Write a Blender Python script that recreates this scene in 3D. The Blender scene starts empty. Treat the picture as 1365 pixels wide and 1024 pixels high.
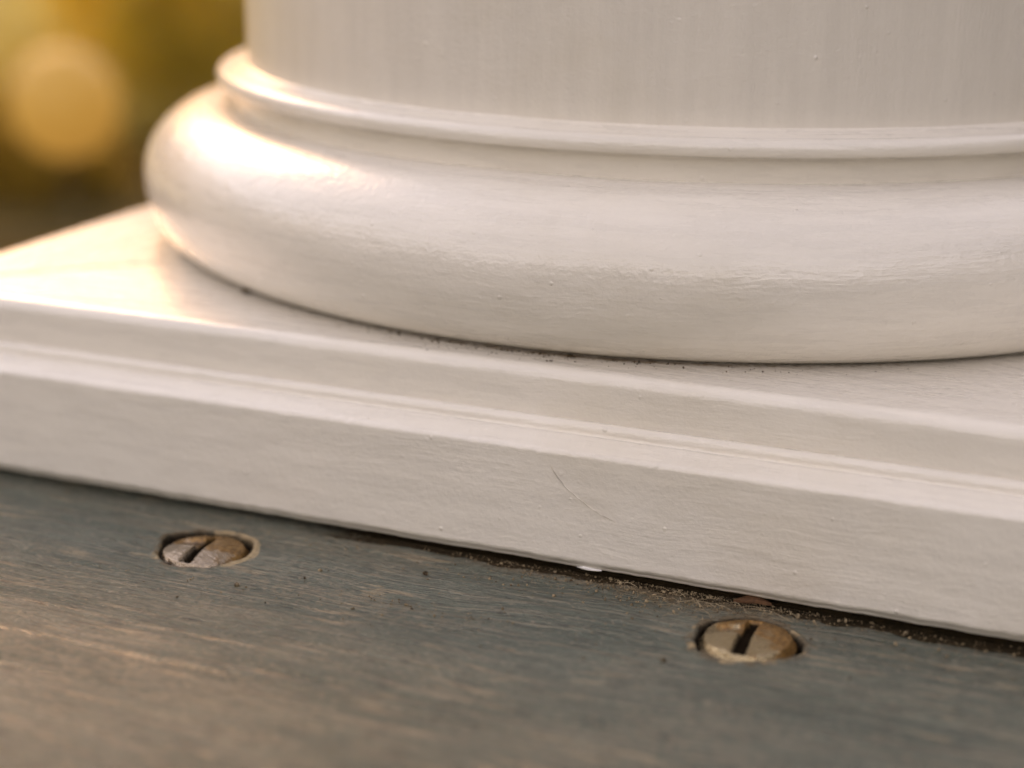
import bpy, bmesh, math, random
import numpy as np
from mathutils import Vector, Matrix

random.seed(7); rng = np.random.default_rng(7)
scene = bpy.context.scene
COL = scene.collection

# ------------------------------------------------------------------ camera
cam_d = bpy.data.cameras.new('camera'); cam = bpy.data.objects.new('camera', cam_d); COL.objects.link(cam)
YAW, PITCH, ROLL = 0.3877, 0.2966, 0.0120
fw = Vector((-math.sin(YAW)*math.cos(PITCH), math.cos(YAW)*math.cos(PITCH), -math.sin(PITCH)))
rt = Vector((math.cos(YAW), math.sin(YAW), 0)); up = rt.cross(fw)
r2 = math.cos(ROLL)*rt + math.sin(ROLL)*up; u2 = -math.sin(ROLL)*rt + math.cos(ROLL)*up
CAM = Vector((0.08197, -0.28464, 0.06102))
m = Matrix.Identity(4)
for i in range(3):
    m[i][0], m[i][1], m[i][2], m[i][3] = r2[i], u2[i], -fw[i], CAM[i]
cam.matrix_world = m
cam_d.sensor_width = 36; cam_d.lens = 2371.0/1365*36
cam_d.clip_start = 0.005; cam_d.clip_end = 500
cam_d.dof.use_dof = True; cam_d.dof.focus_distance = 0.211
cam_d.dof.aperture_fstop = cam_d.lens/6.2
scene.camera = cam

# ------------------------------------------------------------------ world, sun, exposure
SUN_AZ, SUN_EL = math.radians(45), math.radians(28)      # azimuth counted from +y towards -x
world = bpy.data.worlds.new('World'); scene.world = world; world.use_nodes = True
wn = world.node_tree; wn.nodes.clear()
sky = wn.nodes.new('ShaderNodeTexSky'); sky.sky_type = 'NISHITA'; sky.sun_disc = False
sky.sun_elevation = SUN_EL; sky.sun_rotation = -SUN_AZ
sky.air_density = 1.0; sky.dust_density = 0.0; sky.ozone_density = 1.0
bg = wn.nodes.new('ShaderNodeBackground'); bg.inputs['Strength'].default_value = 0.15
wo = wn.nodes.new('ShaderNodeOutputWorld')
wn.links.new(sky.outputs[0], bg.inputs[0]); wn.links.new(bg.outputs[0], wo.inputs[0])
sun_d = bpy.data.lights.new('sun', 'SUN'); sun_d.energy = 0.30; sun_d.angle = math.radians(19); sun_d.color = (1.0, 0.76, 0.50)
sun = bpy.data.objects.new('sun', sun_d); COL.objects.link(sun)
sdir = Vector((-math.sin(SUN_AZ)*math.cos(SUN_EL), math.cos(SUN_AZ)*math.cos(SUN_EL), math.sin(SUN_EL)))
sun.rotation_euler = sdir.to_track_quat('Z', 'Y').to_euler(); sun.location = sdir*5
vs = scene.view_settings
vs.view_transform = 'Standard'; vs.look = 'None'; vs.gamma = 1; vs.use_curve_mapping = False
vs.exposure = 2.34
vs.use_white_balance = True; vs.white_balance_temperature = 18500; vs.white_balance_tint = 36

cy = scene.cycles
cy.use_adaptive_sampling = True; cy.adaptive_threshold = .02
cy.max_bounces = 4; cy.diffuse_bounces = 3; cy.glossy_bounces = 3; cy.transmission_bounces = 2; cy.transparent_max_bounces = 4
cy.caustics_reflective = False; cy.caustics_refractive = False

# ------------------------------------------------------------------ helpers
def mesh_obj(name, verts, faces, mat=None, parent=None, smooth=True, uv=None):
    me = bpy.data.meshes.new(name)
    me.from_pydata(verts if isinstance(verts, list) else verts.tolist(), [], faces if isinstance(faces, list) else faces.tolist())
    me.update()
    if smooth: me.polygons.foreach_set('use_smooth', [True]*len(me.polygons))
    if uv is not None:
        l = me.uv_layers.new(name='stroke')
        li = np.empty(len(me.loops), dtype=np.int32); me.loops.foreach_get('vertex_index', li)
        l.data.foreach_set('uv', np.asarray(uv, dtype=np.float32)[li].ravel())
    if mat: me.materials.append(mat)
    o = bpy.data.objects.new(name, me); COL.objects.link(o)
    if parent: o.parent = parent
    return o
def tag(o, label=None, cat=None, group=None, kind=None):
    for k, v in (('label', label), ('category', cat), ('group', group), ('kind', kind)):
        if v: o[k] = v
    return o
def empty(name, loc=(0, 0, 0)):
    o = bpy.data.objects.new(name, None); COL.objects.link(o); o.location = loc; o.empty_display_size = .01
    return o
def grid_faces(nr, nc, wrap=False):
    i = np.arange(nr-1)[:, None]; j = np.arange(nc if wrap else nc-1)[None, :]
    j2 = (j+1) % nc
    return np.stack([i*nc+j, i*nc+j2, (i+1)*nc+j2, (i+1)*nc+j], -1).reshape(-1, 4)
def vnoise(x, y, seed=0):
    xi = np.floor(x).astype(np.int64); yi = np.floor(y).astype(np.int64); fx = x-xi; fy = y-yi
    fx = fx*fx*(3-2*fx); fy = fy*fy*(3-2*fy)
    def h(a, b):
        n = (a*374761393 + b*668265263 + seed*1442695041) & 0xffffffff
        n = ((n ^ (n >> 13))*1274126177) & 0xffffffff
        return ((n ^ (n >> 16)) & 0xffff)/65535.0
    return (h(xi, yi)*(1-fx)+h(xi+1, yi)*fx)*(1-fy)+(h(xi, yi+1)*(1-fx)+h(xi+1, yi+1)*fx)*fy*1.0
def fbm(x, y, o=3, seed=0):
    s = 0; a = .5
    for k in range(o):
        s = s + a*(vnoise(x*2**k, y*2**k, seed+k)-.5); a *= .5
    return s
def sstep(a, b, x):
    t = np.clip((x-a)/(b-a), 0, 1); return t*t*(3-2*t)
def arc(cx, cz, r, a0, a1, n):
    return [(cx+r*math.cos(math.radians(a0+(a1-a0)*k/(n-1))), cz+r*math.sin(math.radians(a0+(a1-a0)*k/(n-1)))) for k in range(n)]
def resample(prof, step):
    out = [prof[0]]
    for p, q in zip(prof[:-1], prof[1:]):
        n = max(1, int(math.ceil(math.dist(p, q)/step)))
        out += [(p[0]+(q[0]-p[0])*k/n, p[1]+(q[1]-p[1])*k/n) for k in range(1, n+1)]
    return out

class N:                                    # small node-graph helper
    def __init__(s, name):
        s.m = bpy.data.materials.new(name); s.m.use_nodes = True; s.t = s.m.node_tree
        s.b = s.t.nodes['Principled BSDF']; s.out = s.t.nodes['Material Output']
    def n(s, typ, ins=None, **kw):
        x = s.t.nodes.new('ShaderNode'+typ)
        for k, v in kw.items(): setattr(x, k, v)
        for k, v in (ins or {}).items(): s.put(x.inputs[k], v)
        return x
    def put(s, sock, v):
        if hasattr(v, 'is_output'): s.t.links.new(v, sock)
        else: sock.default_value = v
    def noise(s, vec, scale, detail=3, rough=.55):
        return s.n('TexNoise', {'Vector': vec, 'Scale': scale, 'Detail': detail, 'Roughness': rough}).outputs['Fac']
    def scaled(s, vec, sc):
        return s.n('VectorMath', {0: vec, 1: sc}, operation='MULTIPLY').outputs[0]
    def math(s, op, a, b=0.0, clamp=False):
        return s.n('Math', {0: a, 1: b}, operation=op, use_clamp=clamp).outputs[0]
    def ramp(s, f, a, b, lo=0.0, hi=1.0):
        return s.n('MapRange', {'Value': f, 'From Min': a, 'From Max': b, 'To Min': lo, 'To Max': hi}, interpolation_type='SMOOTHSTEP').outputs[0]
    def mix(s, f, a, b):
        x = s.n('Mix', data_type='RGBA'); s.put(x.inputs[0], f); s.put(x.inputs[6], a); s.put(x.inputs[7], b); return x.outputs[2]
    def bump(s, h, dist, strength=1.0, normal=None):
        i = {'Height': h, 'Distance': dist, 'Strength': strength}
        if normal is not None: i['Normal'] = normal
        return s.n('Bump', i).outputs[0]

def rgb(r, g, b): return (r, g, b, 1)

# ------------------------------------------------------------------ materials
def make_paint(name, stroke_amp=1.0, streak=.07, mk=.955, mf=(60, 420, 1), rv=(.24, .50), tint=(0.80, 0.745, 0.665)):
    k = N(name)
    uv = k.n('UVMap', uv_map='stroke').outputs[0]
    obj = k.n('TexCoord').outputs['Object']
    wv = k.n('VectorMath', {0: uv, 1: k.n('CombineXYZ', {'Y': k.math('MULTIPLY', k.noise(k.scaled(uv, (70, 160, 1)), 1.0, 1), .0022)}).outputs[0]}, operation='ADD').outputs[0]
    s1 = k.noise(k.scaled(wv, (150, 1700, 1)), 1.0, 3, .65)
    lay = k.ramp(k.noise(k.scaled(uv, (38, 90, 1)), 1.0, 2), .38, .62, .25, 1.0)
    peel = k.noise(obj, 620, 3, .62)
    grn = k.noise(obj, 2100, 2, .6)
    vor = k.n('TexVoronoi', {'Vector': obj, 'Scale': 760.0}, feature='F1')
    pick = k.ramp(k.n('SeparateColor', {0: vor.outputs['Color']}).outputs[0], .90, 1.0)
    nib = k.math('MULTIPLY', k.ramp(k.math('ADD', vor.outputs['Distance'], k.math('MULTIPLY', k.math('SUBTRACT', peel, .5), .35)), .26, .05), pick)
    # slim dark pinholes
    v2 = k.n('TexVoronoi', {'Vector': obj, 'Scale': 210.0}, feature='F1')
    pk2 = k.ramp(k.n('SeparateColor', {0: v2.outputs['Color']}).outputs[1], .955, .965)
    pin = k.math('MULTIPLY', k.ramp(v2.outputs['Distance'], .09, .04), pk2)
    soil = k.ramp(k.noise(obj, 28, 4, .6), .50, .72)
    mott = k.noise(k.scaled(uv, mf), 1.0, 4, .6)
    c = k.mix(k.ramp(mott, .3, .7), rgb(*[t*mk for t in tint]), rgb(*[min(1, t*1.03) for t in tint]))
    c = k.mix(k.math('MULTIPLY', soil, .22), c, rgb(.62, .53, .40))
    c = k.mix(k.math('MULTIPLY', k.ramp(s1, .36, .24), streak), c, rgb(.50, .43, .35))
    c = k.mix(k.math('MULTIPLY', pin, .8), c, rgb(.12, .09, .07))
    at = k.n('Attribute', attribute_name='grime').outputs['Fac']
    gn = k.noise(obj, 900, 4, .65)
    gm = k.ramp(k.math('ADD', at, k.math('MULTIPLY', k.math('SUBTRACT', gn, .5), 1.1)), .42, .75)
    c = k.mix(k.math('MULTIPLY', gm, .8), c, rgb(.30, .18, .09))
    k.put(k.b.inputs['Base Color'], c)
    k.put(k.b.inputs['Roughness'], k.ramp(k.math('ADD', k.math('MULTIPLY', mott, .6), k.math('MULTIPLY', gm, .6)), .1, .9, rv[0], rv[1]))
    k.put(k.b.inputs['Specular IOR Level'], .35)
    h = k.math('ADD', k.math('MULTIPLY', k.math('MULTIPLY', s1, lay), 1.0*stroke_amp), k.math('ADD', k.math('MULTIPLY', peel, .95), k.math('MULTIPLY', grn, .55)))
    h = k.math('ADD', h, k.math('MULTIPLY', k.math('SUBTRACT', nib, k.math('MULTIPLY', pin, .5)), .9))
    b5 = k.bump(h, .0001)
    k.put(k.b.inputs['Coat Weight'], .7); k.put(k.b.inputs['Coat Roughness'], .2); k.put(k.b.inputs['Coat IOR'], 1.55); k.put(k.b.inputs['Coat Normal'], b5)
    k.put(k.b.inputs['Normal'], b5)
    return k.m
M_paint = make_paint('off_white_gloss_paint')
M_shaft = make_paint('off_white_shaft_paint', .9, .03, .968, (34, 330, 1), (.33, .43), (0.73, 0.675, 0.60))

def make_deck():
    k = N('weathered_grey_green_deck_paint')
    obj = k.n('TexCoord').outputs['Object']
    warp = k.noise(k.scaled(obj, (30, 30, 1)), 1.0, 2)
    y = k.n('CombineXYZ', {'Y': k.math('MULTIPLY', warp, .006)}).outputs[0]
    v = k.n('VectorMath', {0: obj, 1: y}, operation='ADD').outputs[0]
    grain = k.noise(k.scaled(v, (55, 1500, 20)), 1.0, 5, .65)
    fine = k.noise(k.scaled(v, (260, 4200, 20)), 1.0, 3, .6)
    patch = k.noise(k.scaled(v, (30, 110, 20)), 1.0, 4, .6)
    speck = k.noise(k.scaled(obj, (.55, 1, 1)), 2300, 3, .65)
    dash = k.noise(k.scaled(v, (95, 900, 20)), 1.0, 5, .66)
    c = k.mix(k.ramp(patch, .3, .7), rgb(.080, .113, .088), rgb(.150, .168, .128))
    c = k.mix(k.math('MULTIPLY', k.ramp(grain, .52, .60), .55), c, rgb(.31, .26, .19))
    worn = k.math('MULTIPLY', k.ramp(dash, .56, .61), k.ramp(k.noise(obj, 60, 3), .38, .6))
    c = k.mix(k.math('MULTIPLY', worn, .75), c, rgb(.42, .31, .20))
    c = k.mix(k.math('MULTIPLY', k.ramp(fine, .48, .38), .75), c, rgb(.035, .037, .032))
    c = k.mix(k.math('MULTIPLY', k.ramp(speck, .56, .66), .6), c, rgb(.36, .30, .22))
    c = k.mix(k.math('MULTIPLY', k.ramp(speck, .42, .32), .55), c, rgb(.035, .038, .034))
    rubd = k.math('MULTIPLY', k.ramp(k.noise(k.scaled(v, (22, 60, 20)), 1.0, 3), .48, .68), k.ramp(k.noise(obj, 900, 3, .7), .42, .62))
    c = k.mix(k.math('MULTIPLY', rubd, .55), c, rgb(.33, .26, .18))
    dust = k.n('Attribute', attribute_name='dust').outputs['Fac']
    dn = k.noise(obj, 700, 4, .7)
    dm = k.ramp(k.math('ADD', dust, k.math('MULTIPLY', k.math('SUBTRACT', dn, .5), 1.3)), .42, .85)
    c = k.mix(k.math('MULTIPLY', dm, .8), c, rgb(.21, .145, .09))
    chip = k.n('Attribute', attribute_name='chip').outputs['Fac']
    cn = k.math('ADD', k.math('MULTIPLY', k.math('SUBTRACT', dn, .5), .9), k.math('MULTIPLY', k.math('SUBTRACT', k.noise(obj, 260, 3), .5), 2.4))
    cm = k.ramp(k.math('ADD', chip, k.math('MULTIPLY', cn, k.ramp(chip, 0.0, .15))), .42, .62)
    c = k.mix(cm, c, rgb(.48, .34, .20))
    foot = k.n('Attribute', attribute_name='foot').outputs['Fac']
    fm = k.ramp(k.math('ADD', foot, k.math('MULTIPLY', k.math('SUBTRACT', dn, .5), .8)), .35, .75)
    c = k.mix(k.math('MULTIPLY', fm, .92), c, k.mix(dn, rgb(.012, .008, .005), rgb(.085, .052, .028)))  # near-black to brown: gap shade and dirt together in the colour
    hole = k.n('Attribute', attribute_name='hole').outputs['Fac']
    c = k.mix(hole, c, rgb(.02, .012, .008))
    k.put(k.b.inputs['Base Color'], c)
    k.put(k.b.inputs['Roughness'], k.ramp(k.math('ADD', k.math('MULTIPLY', patch, .6), k.math('MULTIPLY', dm, .5)), .1, .8, .25, .68))
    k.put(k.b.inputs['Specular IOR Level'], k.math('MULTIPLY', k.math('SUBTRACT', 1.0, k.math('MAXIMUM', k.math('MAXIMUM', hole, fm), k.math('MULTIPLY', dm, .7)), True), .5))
    h = k.math('ADD', k.math('MULTIPLY', grain, 7.0), k.math('MULTIPLY', fine, 5.0))
    h = k.math('ADD', h, k.math('MULTIPLY', speck, 3.2))
    b4 = k.bump(h, .0001)
    k.put(k.b.inputs['Normal'], b4)
    return k.m
M_deck = make_deck()

def make_screw(name, seed, metal, rust):
    k = N(name)
    obj = k.n('TexCoord').outputs['Object']
    o2 = k.n('VectorMath', {0: obj, 1: (seed, seed*.7, 0)}, operation='ADD').outputs[0]
    n1 = k.noise(o2, 520, 5, .65); n2 = k.noise(o2, 2200, 3, .6)
    at = k.n('Attribute', attribute_name='rust').outputs['Fac']
    f = k.ramp(k.math('ADD', at, k.math('MULTIPLY', k.math('SUBTRACT', n1, .5), 2.0)), .30, .72)
    dirt = k.n('Attribute', attribute_name='dirt').outputs['Fac']
    c = k.mix(f, k.mix(n2, rgb(*metal), rgb(*[x*.75 for x in metal])), k.mix(k.ramp(n2, .35, .65), rgb(*rust), rgb(rust[0]*.45, rgbm(rust[1]), rust[2]*.4)))
    c = k.mix(dirt, c, rgb(.022, .014, .009))
    k.put(k.b.inputs['Base Color'], c)
    k.put(k.b.inputs['Metallic'], k.math('SUBTRACT', .95, k.math('ADD', k.math('MULTIPLY', f, .45), k.math('MULTIPLY', dirt, 2.0), True)))
    k.put(k.b.inputs['Roughness'], k.math('ADD', k.ramp(n2, .3, .7, .15, .28), k.math('MULTIPLY', f, .14)))
    k.put(k.b.inputs['Specular IOR Level'], k.math('MULTIPLY', k.math('SUBTRACT', 1.0, dirt, True), .5))
    b1 = k.bump(n1, .00035); b2 = k.bump(n2, .00008, 1, b1)
    k.put(k.b.inputs['Normal'], b2)
    return k.m
def rgbm(x): return x*.42

def simple(name, c1, c2, scale, rough=.8, bump=0, spec=.3, trans=0.0):
    k = N(name)
    obj = k.n('TexCoord').outputs['Object']
    n1 = k.noise(obj, scale, 4, .6)
    c = k.mix(k.ramp(n1, .3, .7), rgb(*c1), rgb(*c2))
    k.put(k.b.inputs['Base Color'], c); k.put(k.b.inputs['Roughness'], rough); k.put(k.b.inputs['Specular IOR Level'], spec)
    if bump: k.put(k.b.inputs['Normal'], k.bump(n1, bump))
    if trans:
        tr = k.n('BsdfTranslucent', {'Color': c}); mx = k.n('MixShader', {0: trans})
        k.put(mx.inputs[1], k.b.outputs[0]); k.put(mx.inputs[2], tr.outputs[0]); k.put(k.out.inputs[0], mx.outputs[0])
    return k.m
M_grit = simple('dry_brown_grit', (.05, .033, .02), (.40, .29, .18), 900, .85)
M_fibre = simple('pale_dry_fibre', (.34, .25, .15), (.55, .44, .30), 900, .7)
M_crumb = simple('dark_dirt_crumb', (.035, .024, .015), (.15, .09, .045), 2500, .9, .0002)
M_splint = simple('reddish_splinter', (.09, .038, .02), (.18, .08, .04), 1500, .7, .0001)
M_flake = simple('fresh_white_paint', (.80, .78, .74), (.86, .84, .80), 1500, .4, .00005)
M_scratch = simple('scratched_paint_line', (.45, .38, .30), (.85, .80, .72), 420, .5)
M_soil = simple('dark_garden_soil', (.045, .030, .010), (.12, .08, .028), 9, .95, .02, .05)
M_blocker = simple('dark_blocker_green', (.020, .030, .010), (.055, .065, .022), 18, .8, .03, .2)
M_lawn = simple('dry_golden_grass_ground', (.34, .25, .075), (.52, .39, .13), 1.6, .9, .02, .1)
M_blade = simple('golden_grass_blade', (.42, .31, .09), (.58, .43, .14), 5, .6, 0, .2, .4)
M_leafA = simple('golden_leaf', (.66, .43, .06), (.78, .50, .07), 14, .5, 0, .4, .55)
M_leafB = simple('olive_leaf', (.36, .26, .04), (.48, .33, .05), 14, .5, 0, .4, .55)
M_leafC = simple('brown_leaf', (.34, .20, .035), (.50, .30, .05), 14, .6, 0, .3, .5)
M_stem = simple('shrub_bark', (.09, .06, .035), (.16, .11, .06), 30, .9)
M_metal = simple('dark_stake_metal', (.10, .07, .025), (.16, .11, .04), 50, .6)
k = N('warm_lamp_glass')
k.put(k.b.inputs['Base Color'], rgb(.20, .14, .03)); k.put(k.b.inputs['Emission Color'], rgb(1, .74, .27)); k.put(k.b.inputs['Emission Strength'], .06)
k.put(k.b.inputs['Roughness'], .6)
M_lamp = k.m

# ------------------------------------------------------------------ deck (setting): boards running along x
ZD = -0.0242
SCREWS = [(-0.0317, -0.1077), (0.0378, -0.1059)]
RH = 0.0060
deck = empty('deck', (0, 0, ZD)); tag(deck, kind='structure')

def lines(lo, hi, segs, coarse):
    # segs: list of (a, b, step) dense ranges
    xs = set([lo, hi])
    for v in np.arange(lo, hi, coarse): xs.add(float(v))
    for a, b, st in segs:
        xs = set(v for v in xs if not (a < v < b))
        for v in np.arange(a, b+st/2, st): xs.add(float(v))
    xs = np.array(sorted(xs)); keep = np.r_[True, np.diff(xs) > 4e-5]
    return xs[keep]
def plank(x0, x1, y0, y1, dense, seed):
    if dense:
        sx = [(-.105, .125, .0006)]+[(s[0]-.0085, s[0]+.0085, .00018) for s in SCREWS]
        xs = lines(x0, x1, sx, .02)
        ys = lines(y0, y1, [(-.186, y1-.004, .00032), (-.1166, -.0985, .00018)], .004)
    else:
        xs = lines(x0, x1, [], .01); ys = lines(y0, y1, [], .0012)
    X, Y = np.meshgrid(xs, ys)
    w = .004*fbm(X*18, Y*18, 2, seed)
    h = .0007*fbm(X*16, (Y+w)*620, 4, seed+3) + .0005*fbm(X*10, (Y+w)*130, 3, seed+9)
    h += .00010*fbm(X*300, Y*1100, 2, seed+21)
    # eased long edges
    e = np.minimum(Y-y0, y1-Y); h -= .0012*(1-sstep(0, .003, e))
    hole = np.zeros_like(X); chip = np.zeros_like(X); dust = np.zeros_like(X); foot = np.zeros_like(X)
    if dense:
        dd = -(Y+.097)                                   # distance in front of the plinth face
        foot = np.where(Y > -.104, np.clip(1.15-np.maximum(dd+.0009*fbm(X*240, Y*0, 3, 77)*2, -.01)/.0010, 0, 1), 0)  # dark strip along the plinth: painted gap shade mixed with brown dirt
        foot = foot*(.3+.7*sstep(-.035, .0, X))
        prof = .25+.75*np.exp(-((X-.026)/.016)**2)+.5*np.exp(-((X-.004)/.006)**2)+.35*np.exp(-((X-.065)/.02)**2)
        dust = np.clip(prof*np.exp(-np.maximum(dd, 0)/.0045), 0, 1)
        dust = np.maximum(dust, .55*np.exp(-(np.hypot((X-.0)/.010, (Y+.113)/.0016))**2))
        for n, (sx_, sy_) in enumerate(SCREWS):
            dx, dy = X-sx_, Y-sy_; rr = np.hypot(dx, dy); th = np.arctan2(dy, dx)
            rag = 1+.05*np.sin(3*th+n*2)+.06*fbm(th*2.2+9, th*0+n, 3, 50+n)*2
            rag = rag + .07*np.exp(-((th-math.pi*.98)/.35)**2) + .05*np.exp(-((th+.15)/.4)**2)
            rel = rr/(RH*rag)
            rel = rel+.10*fbm(X*700+n*3, Y*700, 3, 81)
            hh = 1-sstep(.93, 1.0, rel)
            h = h*(1-hh*.9)-.0017*hh
            h += .00022*np.exp(-((rel-1.07)/.05)**2)*(.4+.6*vnoise(th*5+7, th*0, 60+n))
            hole = np.maximum(hole, 1-sstep(.97, 1.02, rel))
            side = sstep(-.3, .8, np.cos(th-math.radians(35)))
            chip = np.maximum(chip, (1-sstep(1.08, 1.22, rel))*np.where(n == 0, side*.95, .62*np.exp(-((th-.75)/.3)**2)))
            chip = np.maximum(chip, .30*(1-sstep(1.03, 1.3, rel)))
            dust = np.maximum(dust, .75*(1-sstep(1.0, 1.30+.15*n, rel)))
    Z = h
    V = np.stack([X, Y, Z], -1).reshape(-1, 3); F = grid_faces(len(ys), len(xs))
    nr, nc = X.shape
    ring = np.r_[np.arange(nc), np.arange(1, nr)*nc+nc-1, (nr-1)*nc+np.arange(nc-2, -1, -1), np.arange(nr-2, 0, -1)*nc]
    low = V[ring].copy(); low[:, 2] = -.022
    base = len(V); n = len(ring); V = np.vstack([V, low])
    a = np.arange(n); b = (a+1) % n
    S = np.stack([ring[b], ring[a], base+a, base+b], -1)
    faces = F.tolist()+S.tolist()+[[base+i for i in range(n-1, -1, -1)]]
    o = mesh_obj('plank', V.tolist(), faces, M_deck, deck)
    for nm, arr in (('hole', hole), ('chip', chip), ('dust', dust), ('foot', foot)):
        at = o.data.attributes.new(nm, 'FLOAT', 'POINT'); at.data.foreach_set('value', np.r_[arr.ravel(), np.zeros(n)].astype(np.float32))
    return o
XL, XR = -.116, .55
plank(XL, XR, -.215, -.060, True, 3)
plank(XL, XR, -.372, -.217, False, 40)
plank(XL, XR, -.058, .097, False, 70)

# ------------------------------------------------------------------ column: shaft, ring, torus, two-tier plinth
column = empty('column', (0, 0, ZD)); 
tag(column, 'off-white painted round column on a square moulded base, standing on the deck', 'column')
OFF = -ZD                                                   # parts are modelled with z = 0 at the plinth top

def lathe(name, prof, mat, ndense=900, amp=0.0, seed=1, step=.0005, stroke='round', grime=None):
    prof = resample(prof, step); P = np.array(prof)
    # the camera-facing half is finely divided
    a = np.unique(np.r_[np.linspace(math.radians(150), math.radians(330), ndense), np.linspace(math.radians(330), math.radians(510), 120)])
    a = a[:-1]
    R_, A = np.meshgrid(P[:, 0], a, indexing='ij'); Zz = np.repeat(P[:, 1][:, None], len(a), 1)
    s = np.r_[0, np.cumsum(np.hypot(np.diff(P[:, 0]), np.diff(P[:, 1])))]
    Sg = np.repeat(s[:, None], len(a), 1)
    aw = np.abs(((A-math.radians(150)) % (2*math.pi)))
    d = amp*(fbm(aw*9, Sg*250, 3, seed)+.5*fbm(aw*60, Sg*900, 2, seed+5)+.35*fbm(aw*220, Sg*1500, 2, seed+8))
    Rr = R_+d
    V = np.stack([Rr*np.cos(A), Rr*np.sin(A), Zz+OFF+d*.5], -1).reshape(-1, 3)
    F = grid_faces(len(P), len(a), True)
    uv = np.stack([aw*.085, Sg], -1) if stroke == 'round' else np.stack([Sg, aw*.085], -1)
    o = mesh_obj(name, V.tolist(), F.tolist(), mat, column, True, uv.reshape(-1, 2))
    if grime is not None:
        g = grime(A, Zz)
        at = o.data.attributes.new('grime', 'FLOAT', 'POINT'); at.data.foreach_set('value', g.astype(np.float32).ravel())
    return o
def ang_of(x, y): return math.atan2(y, x) % (2*math.pi)
# shaft
sp = [(.0744, .0258), (.0750, .0268), (.0750, .06), (.0749, .2), (.0735, .6), (.0715, 1.1), (.0, 1.1002)]
lathe('shaft', resample(sp[:3], .0008)+sp[3:], M_shaft, 700, .00007, 11, .02, 'up')
# ring moulding with the dark cove under it
rp = [(.0742, .0279), (.0750, .0274), (.0754, .0272), (.0758, .0271), (.0782, .0266)] + arc(.0785, .0254, .0013, 86, -55, 14) + [(.0785, .02425), (.0776, .0240), (.0771, .0236), (.0769, .0230), (.0769, .0200), (.0765, .0198)]
lathe('ring_moulding', rp, M_paint, 900, .00009, 21, .0003)
# torus
tp = []
for q in range(41):
    t = math.radians(88-176*q/40); c_, s_ = math.cos(t), math.sin(t)
    base = .0786 if s_ > 0 else .0834
    tp.append((base+(.0916-base)*abs(c_)**(.92 if s_ > 0 else .82), .0105+.0105*s_))
tp = [(.0765, .0208), (.0776, .0209), (.0784, .0210)]+tp+[(.0828, -.0002)]
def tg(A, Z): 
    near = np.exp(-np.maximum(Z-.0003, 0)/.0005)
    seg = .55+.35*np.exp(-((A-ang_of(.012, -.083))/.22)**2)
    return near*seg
lathe('torus_moulding', tp, M_paint, 1100, .00013, 31, .0004, 'round', tg)

# square plinth swept round a mitred square
def square_sweep(name, prof, amp, seed, step, grime=None, edge=None):
    P = np.array(resample(prof, step))
    t_front = np.unique(np.r_[np.linspace(-1, 1, 12), np.arange(-.95, .95, .0046)])
    t_other = np.linspace(-1, 1, 60)
    u, side = [], []
    for sd in range(4):
        tt = t_front if sd == 0 else t_other
        u += list(tt[:-1]); side += [sd]*(len(tt)-1)
    u = np.array(u); side = np.array(side)
    H = P[:, 0][:, None]; Z = np.repeat(P[:, 1][:, None], len(u), 1)
    s = np.r_[0, np.cumsum(np.hypot(np.diff(P[:, 0]), np.diff(P[:, 1])))]; Sg = np.repeat(s[:, None], len(u), 1)
    U = np.repeat(u[None, :], len(P), 0)*.095
    d = amp*(fbm(U*45+side*7, Sg*160, 3, seed)+.5*fbm(U*260, Sg*1100, 2, seed+4)+.3*fbm(U*1200, Sg*1500, 2, seed+6))
    d = d*(1-sstep(.9, .99, np.abs(u)))[None, :]
    if edge is not None:
        dh, dz = edge(U, Z); dh = dh*(side == 0)[None, :]; dz = dz*(side == 0)[None, :]
    else: dh = dz = 0
    Hh = H+d+dh
    bx, by = np.zeros_like(Hh), np.zeros_like(Hh)
    cu = U/.095
    for sd in range(4):
        mk = (side == sd)[None, :]
        X_, Y_ = [(cu*H, -Hh), (Hh, cu*H), (-cu*H, Hh), (-Hh, -cu*H)][sd]
        bx = np.where(mk, X_, bx); by = np.where(mk, Y_, by)
    V = np.stack([bx, by, Z+OFF+dz+d*.4], -1).reshape(-1, 3)
    o = mesh_obj(name, V.tolist(), grid_faces(len(P), len(u), True).tolist(), M_paint, column, True, np.stack([U+side*.3, Sg], -1).reshape(-1, 2))
    if grime is not None:
        at = o.data.attributes.new('grime', 'FLOAT', 'POINT'); at.data.foreach_set('value', grime(bx, by, Z).astype(np.float32).ravel())
    return o
cap = [(.060, .0), (.0900, .0)] + arc(.0903, -.0016, .0016, 90, 0, 9) + [(.0918, -.0060), (.0918, -.0090), (.06, -.0090)]
def cg(X, Y, Z):
    r = np.hypot(X, Y); a = np.arctan2(Y, X) % (2*math.pi)
    seg = .46+.35*np.exp(-((a-ang_of(.012, -.083))/.25)**2)
    return np.where(Z > -.0005, np.clip(seg*np.exp(-np.abs(r-.0862)/.0008), 0, 1)+.14*np.exp(-np.abs(r-.0868)/.003), 0)
square_sweep('plinth_cap', cap, .00012, 41, .0006, cg)
block = [(.06, -.0072)] + [(.0915, -.0064), (.0920, -.0060), (.0925, -.0061), (.0928, -.0066), (.0929, -.0076), (.0932, -.0078), (.0934, -.0074), (.0937, -.0073)] + arc(.0962, -.0091, .0008, 66, 0, 6) + [(.0970, -.0125), (.0970, -.0224)] + arc(.0963, -.0224, .0007, 0, -90, 5) + [(.06, -.0231)]
block = [(p if p[0] < .0969 or p[1] > -.0112 else p) for p in block]
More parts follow.
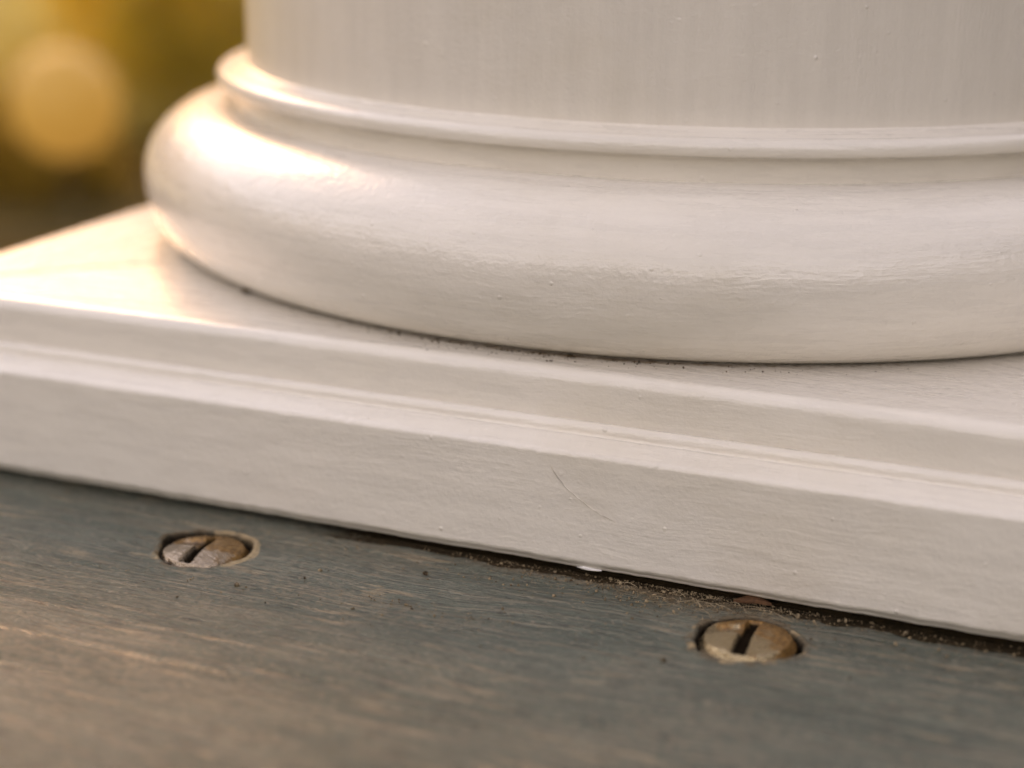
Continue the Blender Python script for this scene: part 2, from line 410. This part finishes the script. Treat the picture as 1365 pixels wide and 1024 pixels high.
def be(U, Z):
    low = np.exp(-np.abs(Z+.0226)/.0008)
    lump = np.clip(fbm(U*700, U*0+2, 3, 90)*2.2, -.2, 1)*.00016 + np.clip(vnoise(U*420, U*0, 95)-.74, 0, 1)*.0022*sstep(.02, .04, U)
    led = np.exp(-np.abs(Z+.0082)/.0010)*.00018*fbm(U*900, U*0+4, 3, 93)
    return low*lump+led, led+low*(-.00020*fbm(U*260, U*0, 3, 97)*2)
def bgm(X, Y, Z): return np.where(Z < -.019, .30*np.exp(-np.abs(Z+.0231)/.0006), 0)
square_sweep('plinth_block', block, .00014, 51, .0006, bgm, be)

# hairline scratch on the block face, and a fresh flake of paint on its lower edge
def tube(name, pts, r, mat, parent, n=6, taper=True, flat=1.0):
    pts = [Vector(p) for p in pts]; V = []; F = []
    for i, p in enumerate(pts):
        d = (pts[min(i+1, len(pts)-1)]-pts[max(i-1, 0)]).normalized()
        a = d.orthogonal().normalized(); b = d.cross(a)
        f = 1.0
        if taper: f = max(.15, min(1, 6*min(i, len(pts)-1-i)/(len(pts)-1)))
        for q in range(n):
            t = 2*math.pi*q/n; V.append(tuple(p+(a*math.cos(t)+b*math.sin(t)*flat)*r*f))
    for i in range(len(pts)-1):
        for q in range(n): F.append((i*n+q, i*n+(q+1) % n, (i+1)*n+(q+1) % n, (i+1)*n+q))
    F.append(tuple(range(n-1, -1, -1))); F.append(tuple((len(pts)-1)*n+q for q in range(n)))
    return mesh_obj(name, V, F, mat, parent)
def unproj(px, py, axis, val):
    d = (px-682.5)/2371*r2-(py-512)/2371*u2+fw
    return CAM+d*((val-CAM[axis])/d[axis])
sc_px = [(732, 618), (740, 632), (752, 648), (768, 662), (784, 675), (800, 686), (822, 697)]
pts = [unproj(a, b, 1, -.09705) for a, b in sc_px]
tube('scratch', [(p.x, p.y, p.z+OFF) for p in pts], .00005, M_scratch, column)

def lump(name, c, r, mat, parent, seed, sub=2, sq=(1, 1, 1)):
    bm = bmesh.new(); bmesh.ops.create_icosphere(bm, subdivisions=sub, radius=1)
    rs = random.Random(seed)
    for v in bm.verts:
        f = r*(1+rs.uniform(-.28, .28)); v.co = Vector((v.co.x*f*sq[0]+c[0], v.co.y*f*sq[1]+c[1], v.co.z*f*sq[2]+c[2]))
    me = bpy.data.meshes.new(name); bm.to_mesh(me); bm.free(); me.materials.append(mat)
    o = bpy.data.objects.new(name, me); COL.objects.link(o)
    if parent: o.parent = parent
    return o
fp = unproj(786, 756, 1, -.0970)
lump('paint_flake', (fp.x, -.0971, -.0229+OFF), .00034, M_flake, column, 3, 2, (4.2, .4, .55))

# ------------------------------------------------------------------ screws
def screw(c, label, mat, slot_dir, seed, rise, rust_ang):
    RR = .0056
    root = empty('slotted_screw', (c[0], c[1], ZD)); tag(root, label, 'screw', 'screws in the deck board')
    nr, na = 60, 168
    r = np.linspace(0, 1, nr)[:, None]; a = np.linspace(0, 2*math.pi, na, endpoint=False)[None, :]
    X = r*np.cos(a); Y = r*np.sin(a)
    wob = 1+.012*np.sin(2*a+seed)+.01*np.sin(5*a)
    z = rise+.00100*(1-r**2.4)-.00080*sstep(.86, 1.0, r+0*a)
    sd = Vector((math.cos(slot_dir), math.sin(slot_dir)))
    al = X*sd.x+Y*sd.y; ac = -X*sd.y+Y*sd.x
    wd = .135+.03*fbm(al*3+5, al*0+seed, 2, seed)
    slot = (1-sstep(wd*.8, wd*1.15, np.abs(ac)))*(sstep(-.80, -.68, al))*(1-sstep(.74, .88, al))
    cross = (1-sstep(.10, .30, np.abs(al+.12)))*sstep(-.02, .10, -ac)*(1-sstep(.55, .8, -ac))
    z = z-.0014*slot-.00075*cross*(1-slot)
    z = z-.00022*sstep(.15, .6, (X*math.cos(2.2)+Y*math.sin(2.2)))*(1-slot)
    z = z+.00020*fbm(X*4+seed, Y*4, 3, seed)+.00010*fbm(X*14, Y*14, 2, seed+2)
    V = np.stack([X*RR*wob, Y*RR*wob, z+0*a], -1)
    last = V[-1].copy(); last2 = last.copy(); last2[:, :2] *= .94; last2[:, 2] = -.0019
    V = np.vstack([V.reshape(-1, 3), last2]); F = grid_faces(nr+1, na, True)
    o = mesh_obj('head', V.tolist(), F.tolist(), mat, root)
    rust = np.clip(.58+.75*(X*math.cos(rust_ang)+Y*math.sin(rust_ang)), 0, 1)+.12*sstep(.8, 1, r+0*a)
    dirt = np.clip(sstep(.15, .5, slot)+.55*sstep(.5, .95, cross)*(.4+vnoise(X*5+seed, Y*5, 4))*(1.0 if seed == 1 else .5)+.75*sstep(.93, 1, r+0*a)*vnoise(a*3+seed+0*r, 0*a+0*r, 8), 0, 1)
    for nm, arr, e in (('rust', rust, .6), ('dirt', dirt, .8)):
        at = o.data.attributes.new(nm, 'FLOAT', 'POINT'); at.data.foreach_set('value', np.r_[np.broadcast_to(arr, (nr, na)).ravel(), np.full(na, e)].astype(np.float32))
    # shank below the deck
    t = [(math.cos(2*math.pi*i/12), math.sin(2*math.pi*i/12)) for i in range(12)]
    V2 = [(.0026*x, .0026*y, -.0015) for x, y in t]+[(.0022*x, .0022*y, -.0205) for x, y in t]+[(0, 0, -.0215)]
    F2 = [(i, (i+1) % 12, 12+(i+1) % 12, 12+i) for i in range(12)]+[(12+i, 12+(i+1) % 12, 24) for i in range(12)]
    mesh_obj('shank', V2, F2, mat, root)
    return root
M_s1 = make_screw('dull_steel_with_rust', .3, (.40, .31, .235), (.36, .18, .06))
M_s2 = make_screw('brassy_steel_with_rust', .9, (.42, .31, .19), (.38, .18, .055))
VA = math.atan2(-fw.y, -fw.x)        # horizontal direction towards the viewer side of the porch
screw(SCREWS[0], 'silvery slotted screw with rusty back edge, set left, with pale chipped rim', M_s1, VA-.36, 1, -.00025, math.radians(75))
screw(SCREWS[1], 'brassy rust-brown slotted screw nearest the right, beside the gritty plinth foot', M_s2, VA-.36, 5, .0001, math.radians(60))

# ------------------------------------------------------------------ grit, fibres, crumbs
ico = bmesh.new(); bmesh.ops.create_icosphere(ico, subdivisions=1, radius=1)
IV = np.array([v.co[:] for v in ico.verts]); IF = np.array([[v.index for v in f.verts] for f in ico.faces]); ico.free()
def grains(name, pos, rad, mat, label, cat):
    Vs, Fs = [], []; n = 0
    for p, r in zip(pos, rad):
        sq = rng.uniform(.5, 1.3, 3); th = rng.uniform(0, 6.28)
        v = IV*rng.uniform(.7, 1.25, (12, 1))*sq*r
        v = np.stack([v[:, 0]*math.cos(th)-v[:, 1]*math.sin(th), v[:, 0]*math.sin(th)+v[:, 1]*math.cos(th), v[:, 2]], -1)+p
        Vs.append(v); Fs.append(IF+n); n += 12
    o = mesh_obj(name, np.vstack(Vs).tolist(), np.vstack(Fs).tolist(), mat, None, False)
    return tag(o, label, cat, None, 'stuff')
pos, rad = [], []
for cx_, sx_, n, dep in ((.025, .008, 1500, .0030), (.034, .007, 800, .0024), (.006, .005, 480, .0026), (.060, .014, 520, .0030), (-.02, .02, 200, .003), (.018, .03, 600, .006)):
    for _ in range(n):
        x = rng.normal(cx_, sx_); y = -.0958-rng.exponential(dep)
        if y < -.125 or x < -.08 or x > .11: continue
        if any(math.hypot(x-s[0], y-s[1]) < RH*1.03 for s in SCREWS): continue
        r = min(.0003, .000048*math.exp(rng.normal(.15, .6)))
        pos.append((x, y, ZD+r*.25)); rad.append(r)
for cx_, cy_, n, s1_, s2_ in ((.001, -.113, 90, .0055, .0009), (-.02, -.118, 60, .012, .003), (.01, -.12, 60, .02, .006)):
    for _ in range(n):
        x = rng.normal(cx_, s1_); y = rng.normal(cy_, s2_)
        if any(math.hypot(x-s[0], y-s[1]) < RH*1.03 for s in SCREWS) or y > -.098: continue
        r = .00006*math.exp(rng.normal(.3, .5)); pos.append((x, y, ZD+r*.3)); rad.append(r)
grains('grit', pos, rad, M_grit, 'fine tan and brown grit scattered along the foot of the plinth', 'grit')
pos, rad = [], []
a0 = ang_of(.012, -.083)
for _ in range(170):
    a = rng.normal(a0-.12, .16); rr = rng.normal(.0868, .0002) if rng.random() < .7 else rng.uniform(.0868, .0897)
    r = .00006*math.exp(rng.normal(.2, .5)); pos.append((rr*math.cos(a), rr*math.sin(a), r*.4)); rad.append(r)
for _ in range(90):
    a = rng.uniform(ang_of(-.04, -.074), ang_of(.05, -.067)); rr = rng.uniform(.0868, .0899)
    r = .00005*math.exp(rng.normal(.1, .5)); pos.append((rr*math.cos(a), rr*math.sin(a), r*.4)); rad.append(r)
grains('seam_dirt', pos, rad, M_crumb, 'tiny dark brown dirt grains caught in the seam under the torus', 'dirt')
# fibres in the grit beside the right screw
FV, FF = [], []; n0 = 0
for _ in range(46):
    x = rng.normal(.033, .007); y = -.0972-abs(rng.normal(0, .0024)); L = rng.uniform(.0008, .0028); th = rng.uniform(0, 3.14); cv = rng.normal(0, .35)
    if any(math.hypot(x-s[0], y-s[1]) < RH*1.02 for s in SCREWS): continue
    for i in range(6):
        t = i/5-.5; aa = th+cv*t
        c = np.array([x+L*t*math.cos(aa), y+L*t*math.sin(aa), ZD+.0002+.0003*(0.25-t*t)*4*rng.uniform(.3, .9)])
        for q in range(3):
            g = 2.094*q; FV.append((c[0]-math.sin(aa)*.000028*math.cos(g), c[1]+math.cos(aa)*.000028*math.cos(g), c[2]+.000028*math.sin(g)))
    for i in range(5):
        for q in range(3): FF.append((n0+i*3+q, n0+i*3+(q+1) % 3, n0+(i+1)*3+(q+1) % 3, n0+(i+1)*3+q))
    n0 += 18
tag(mesh_obj('dry_fibres', FV, FF, M_fibre), 'short pale dry plant fibres lying in the grit by the right screw', 'fibres', None, 'stuff')
# single crumbs
c = unproj(336, 385, 2, .0005); q = .0869/math.hypot(c.x, c.y)
tag(lump('dirt_crumb', (c.x*q, c.y*q, .0005), .0006, M_crumb, None, 11, 2, (1.3, .9, .8)), 'small black dirt crumb in the seam at the left foot of the torus', 'crumb')
c = unproj(567, 767, 2, ZD)
tag(lump('dirt_crumb', (c.x, c.y, ZD+.0002), .00034, M_crumb, None, 12, 2), 'tiny dark crumb alone on the deck between the two screws', 'crumb')
c = unproj(770, 467, 2, 0); q = .0869/math.hypot(c.x, c.y)
tag(lump('dirt_crumb', (c.x*q, c.y*q, .0002), .00028, M_crumb, None, 15, 2, (1.6, 1, .7)), 'tiny brown crumb in the torus seam above the scratch', 'crumb')
c = unproj(958, 802, 2, ZD)
tag(lump('paint_crumb', (c.x, c.y, ZD+.0002), .00024, M_grit, None, 13, 2, (1.4, .9, .7)), 'pale tan crumb lying in the grit left of the splinter', 'crumb')
c = unproj(1002, 806, 2, ZD)
SP = [(-.0021, -.0004, .0002), (-.0008, .0003, .0007), (.0006, .0004, .0009), (.0024, -.0001, .0004), (.0008, -.0006, .0006), (-.0008, -.0007, .0004)]
V = [(c.x+a, c.y+b, ZD+z+.0002) for a, b, z in SP]+[(c.x+a, c.y+b, ZD+z-.0001) for a, b, z in SP]
F = [(0, 5, 1), (1, 5, 4, 2), (2, 4, 3), (6, 7, 11), (7, 8, 10, 11), (8, 9, 10)]+[(i, (i+1) % 6, 6+(i+1) % 6, 6+i) for i in range(6)]
tag(mesh_obj('wood_splinter', V, F, M_splint, None, False), 'reddish brown splinter under the plinth edge above the right screw', 'splinter')

# ------------------------------------------------------------------ garden behind (far out of focus)
GZ = -.62
V = []; n = 41; F = []
for j in range(n):
    for i in range(n):
        x = (i/(n-1)*2-1); y = (j/(n-1)*2-1); x = math.copysign(abs(x)**3, x)*120; y = math.copysign(abs(y)**3, y)*120
        V.append((x, y, GZ+random.uniform(-.02, .02)))
tag(mesh_obj('ground', V, grid_faces(n, n).tolist(), M_soil), kind='structure')

def at_dir(px, py, dist):
    d = ((px-682.5)/2371*r2-(py-512)/2371*u2+fw).normalized(); return CAM+d*dist
def shrub(loc, rad, hgt, leaf, nleaf, seed, label):
    rs = np.random.default_rng(seed)
    root = empty('shrub', loc); tag(root, label, 'shrub', 'shrubs behind the column')
    Vs, Fs = [], []
    ncl = 34
    cl = []
    for _ in range(ncl):
        a = rs.uniform(0, 6.28); q = rs.uniform(0, 1)**.5; z = rs.uniform(.12, 1)
        cl.append((rad*q*math.cos(a)*(1.1-.5*z), rad*q*math.sin(a)*(1.1-.5*z), hgt*z*rs.uniform(.8, 1.1)))
    for i in range(nleaf):
        c = cl[rs.integers(ncl)]; p = np.array(c)+rs.normal(0, rad*.13, 3); p[2] = max(p[2], .02)
        u = rs.normal(0, 1, 3); u /= np.linalg.norm(u); w = np.cross(u, rs.normal(0, 1, 3)); w /= np.linalg.norm(w)
        L = rs.uniform(.025, .05); W = L*.42; nn = np.cross(u, w)*L*.12
        b = len(Vs); Vs += [p-u*L*.5, p+w*W*.5+nn, p+u*L*.5, p-w*W*.5+nn]; Fs += [(b, b+1, b+2), (b, b+2, b+3)]
    mesh_obj('foliage', [tuple(v) for v in Vs], Fs, leaf, root, False)
    for c in cl[:7]:
        mid = (c[0]*.35, c[1]*.35, c[2]*.5); tube('stem', [(0, 0, 0), mid, c], .007, M_stem, root, 6, False)
    return root
spots = [(322, 70, 4.4, .36, .50, M_leafB, 'olive green shrub, a blurred patch close beside the shaft edge'),
         (30, 205, 3.70, .22, .20, M_leafC, 'low brownish plant blurred below the golden disc'),
         (185, 70, 4.9, .34, .40, M_leafA, 'golden leafy shrub blurred between the glowing disc and the column')]
for i, (px, py, ds, rd, hg, lf, lab) in enumerate(spots):
    p = at_dir(px, py, ds)
    shrub((p.x, p.y, GZ), rd, hg, lf, 2600, 100+i, lab)
# dry sunny lawn beyond the soil bed, its near edge crossing the view
az = math.radians(36); dv = Vector((-math.sin(az), math.cos(az), 0)); sv = Vector((dv.y, -dv.x, 0)); C0 = Vector((CAM.x, CAM.y, 0))
V = []; nu, nv = 60, 40
for j in range(nv):
    for i in range(nu):
        b = (i/(nu-1)*2-1)*14; ds = 4.2+(j/(nv-1))**2.5*60
        if j == 0: ds += .12*math.sin(b*2.1)+.08*math.sin(b*5.3+1)
        p = C0+dv*ds+sv*b*(1+ds*.12); V.append((p.x, p.y, GZ+.035+(.05*math.sin(b*1.3+ds)*.5 if j else 0)+max(0, ds-4)*.02))
tag(mesh_obj('lawn', V, grid_faces(nv, nu).tolist(), M_lawn), kind='structure')
BV, BF = [], []
for _ in range(9000):
    ds = 4.0+rng.random()**1.5*4.5; b = rng.uniform(-.32, .32)*ds; p = C0+dv*ds+sv*b; z0 = GZ+.03+max(0, ds-4)*.02
    L = rng.uniform(.04, .11); a = rng.uniform(0, 6.28); w = .004; lx, ly = rng.normal(0, .03, 2)
    n1 = len(BV); BV += [(p.x-w*math.cos(a), p.y-w*math.sin(a), z0), (p.x+w*math.cos(a), p.y+w*math.sin(a), z0), (p.x+lx*.4, p.y+ly*.4, z0+L*.6), (p.x+lx, p.y+ly, z0+L)]
    BF += [(n1, n1+1, n1+2), (n1, n1+2, n1+3)]
tag(mesh_obj('grass', BV, BF, M_blade, None, False), 'dry golden grass, a soft blur at upper left behind the column', 'grass', None, 'stuff')

lp = at_dir(86, 138, .95)
lamp = empty('garden_lamp', (lp.x, lp.y, GZ)); tag(lamp, 'round glowing golden garden lamp, a blurred disc at upper left', 'lamp')
hz = lp.z-GZ
bm = bmesh.new(); bmesh.ops.create_uvsphere(bm, u_segments=32, v_segments=20, radius=.0285)
me = bpy.data.meshes.new('globe'); bm.to_mesh(me); bm.free(); me.polygons.foreach_set('use_smooth', [True]*len(me.polygons)); me.materials.append(M_lamp)
g = bpy.data.objects.new('globe', me); COL.objects.link(g); g.parent = lamp; g.location = (0, 0, hz)
tube('stake', [(0, 0, 0), (0, 0, hz*.5), (0, 0, hz-.027)], .0012, M_metal, lamp, 8, False)

# unseen leafy blockers, added to cut low sky light and shape the gloss reflections
def ring_mass(name, parent, a0, a1, na, r0, depth, top, lump_amp, mat, seed):
    A = np.radians(np.linspace(a0, a1, na)); rows = [(r0+.05*depth*q/13, q/13) for q in range(14)]
    rows += [(r0+.05*depth+depth*q/5, 1.0) for q in range(1, 6)]+[(r0+1.05*depth, 1-q/5) for q in range(1, 6)]
    R_ = np.array([r[0] for r in rows])[:, None]; T_ = np.array([r[1] for r in rows])[:, None]
    ii = np.arange(len(rows))[:, None]+0*A[None, :]
    Rm = R_+lump_amp*fbm(A[None, :]*14+0*ii, ii*.6, 3, seed)
    Zm = T_*(top(A)[None, :]+lump_amp*1.6*fbm(A[None, :]*26+0*ii, ii*0, 4, seed+5))
    V = np.stack([-np.sin(A)[None, :]*Rm, np.cos(A)[None, :]*Rm, Zm], -1).reshape(-1, 3)
    return mesh_obj(name, V.tolist(), grid_faces(len(rows), na).tolist(), mat, parent)
hedge_blocker = empty('hedge_blocker', (0, 0, GZ)); tag(hedge_blocker, 'unseen dark green leafy light blocker added on the near side of the porch', 'hedge_blocker')  # added behind and right of the camera to cut horizon light
def blocker_top(a): return 1.65+2.8*sstep(math.radians(210), math.radians(275), a)  # raised at the right to darken that side of the shaft
ring_mass('blocker_mass', hedge_blocker, 125, 318, 150, 5.0, .9, blocker_top, .35, M_blocker, 301)
LV, LF = [], []
for _ in range(5000):
    a = rng.uniform(math.radians(125), math.radians(318)); z = rng.uniform(.05, 1.02)*blocker_top(np.array(a)); rr = 4.95+rng.normal(0, .08)
    p = np.array([-math.sin(a)*rr, math.cos(a)*rr, z]); u = rng.normal(0, 1, 3); u /= np.linalg.norm(u); w = np.cross(u, rng.normal(0, 1, 3)); w /= np.linalg.norm(w)
    n1 = len(LV); LV += [tuple(p-u*.05), tuple(p+w*.022), tuple(p+u*.05), tuple(p-w*.022)]; LF += [(n1, n1+1, n1+2), (n1, n1+2, n1+3)]
mesh_obj('blocker_leaves', LV, LF, M_blocker, hedge_blocker, False)
ft = ring_mass('far_tree_blocker', None, -50, 130, 300, 42, 9, lambda a: 15.0+0*a, 3.0, M_leafB, 401); ft.location.z = GZ  # added out of view, screens the bright low sky from the gloss
tag(ft, 'unseen far foliage wall added beyond the lawn to block low sky light', 'tree_blocker', None, 'stuff')
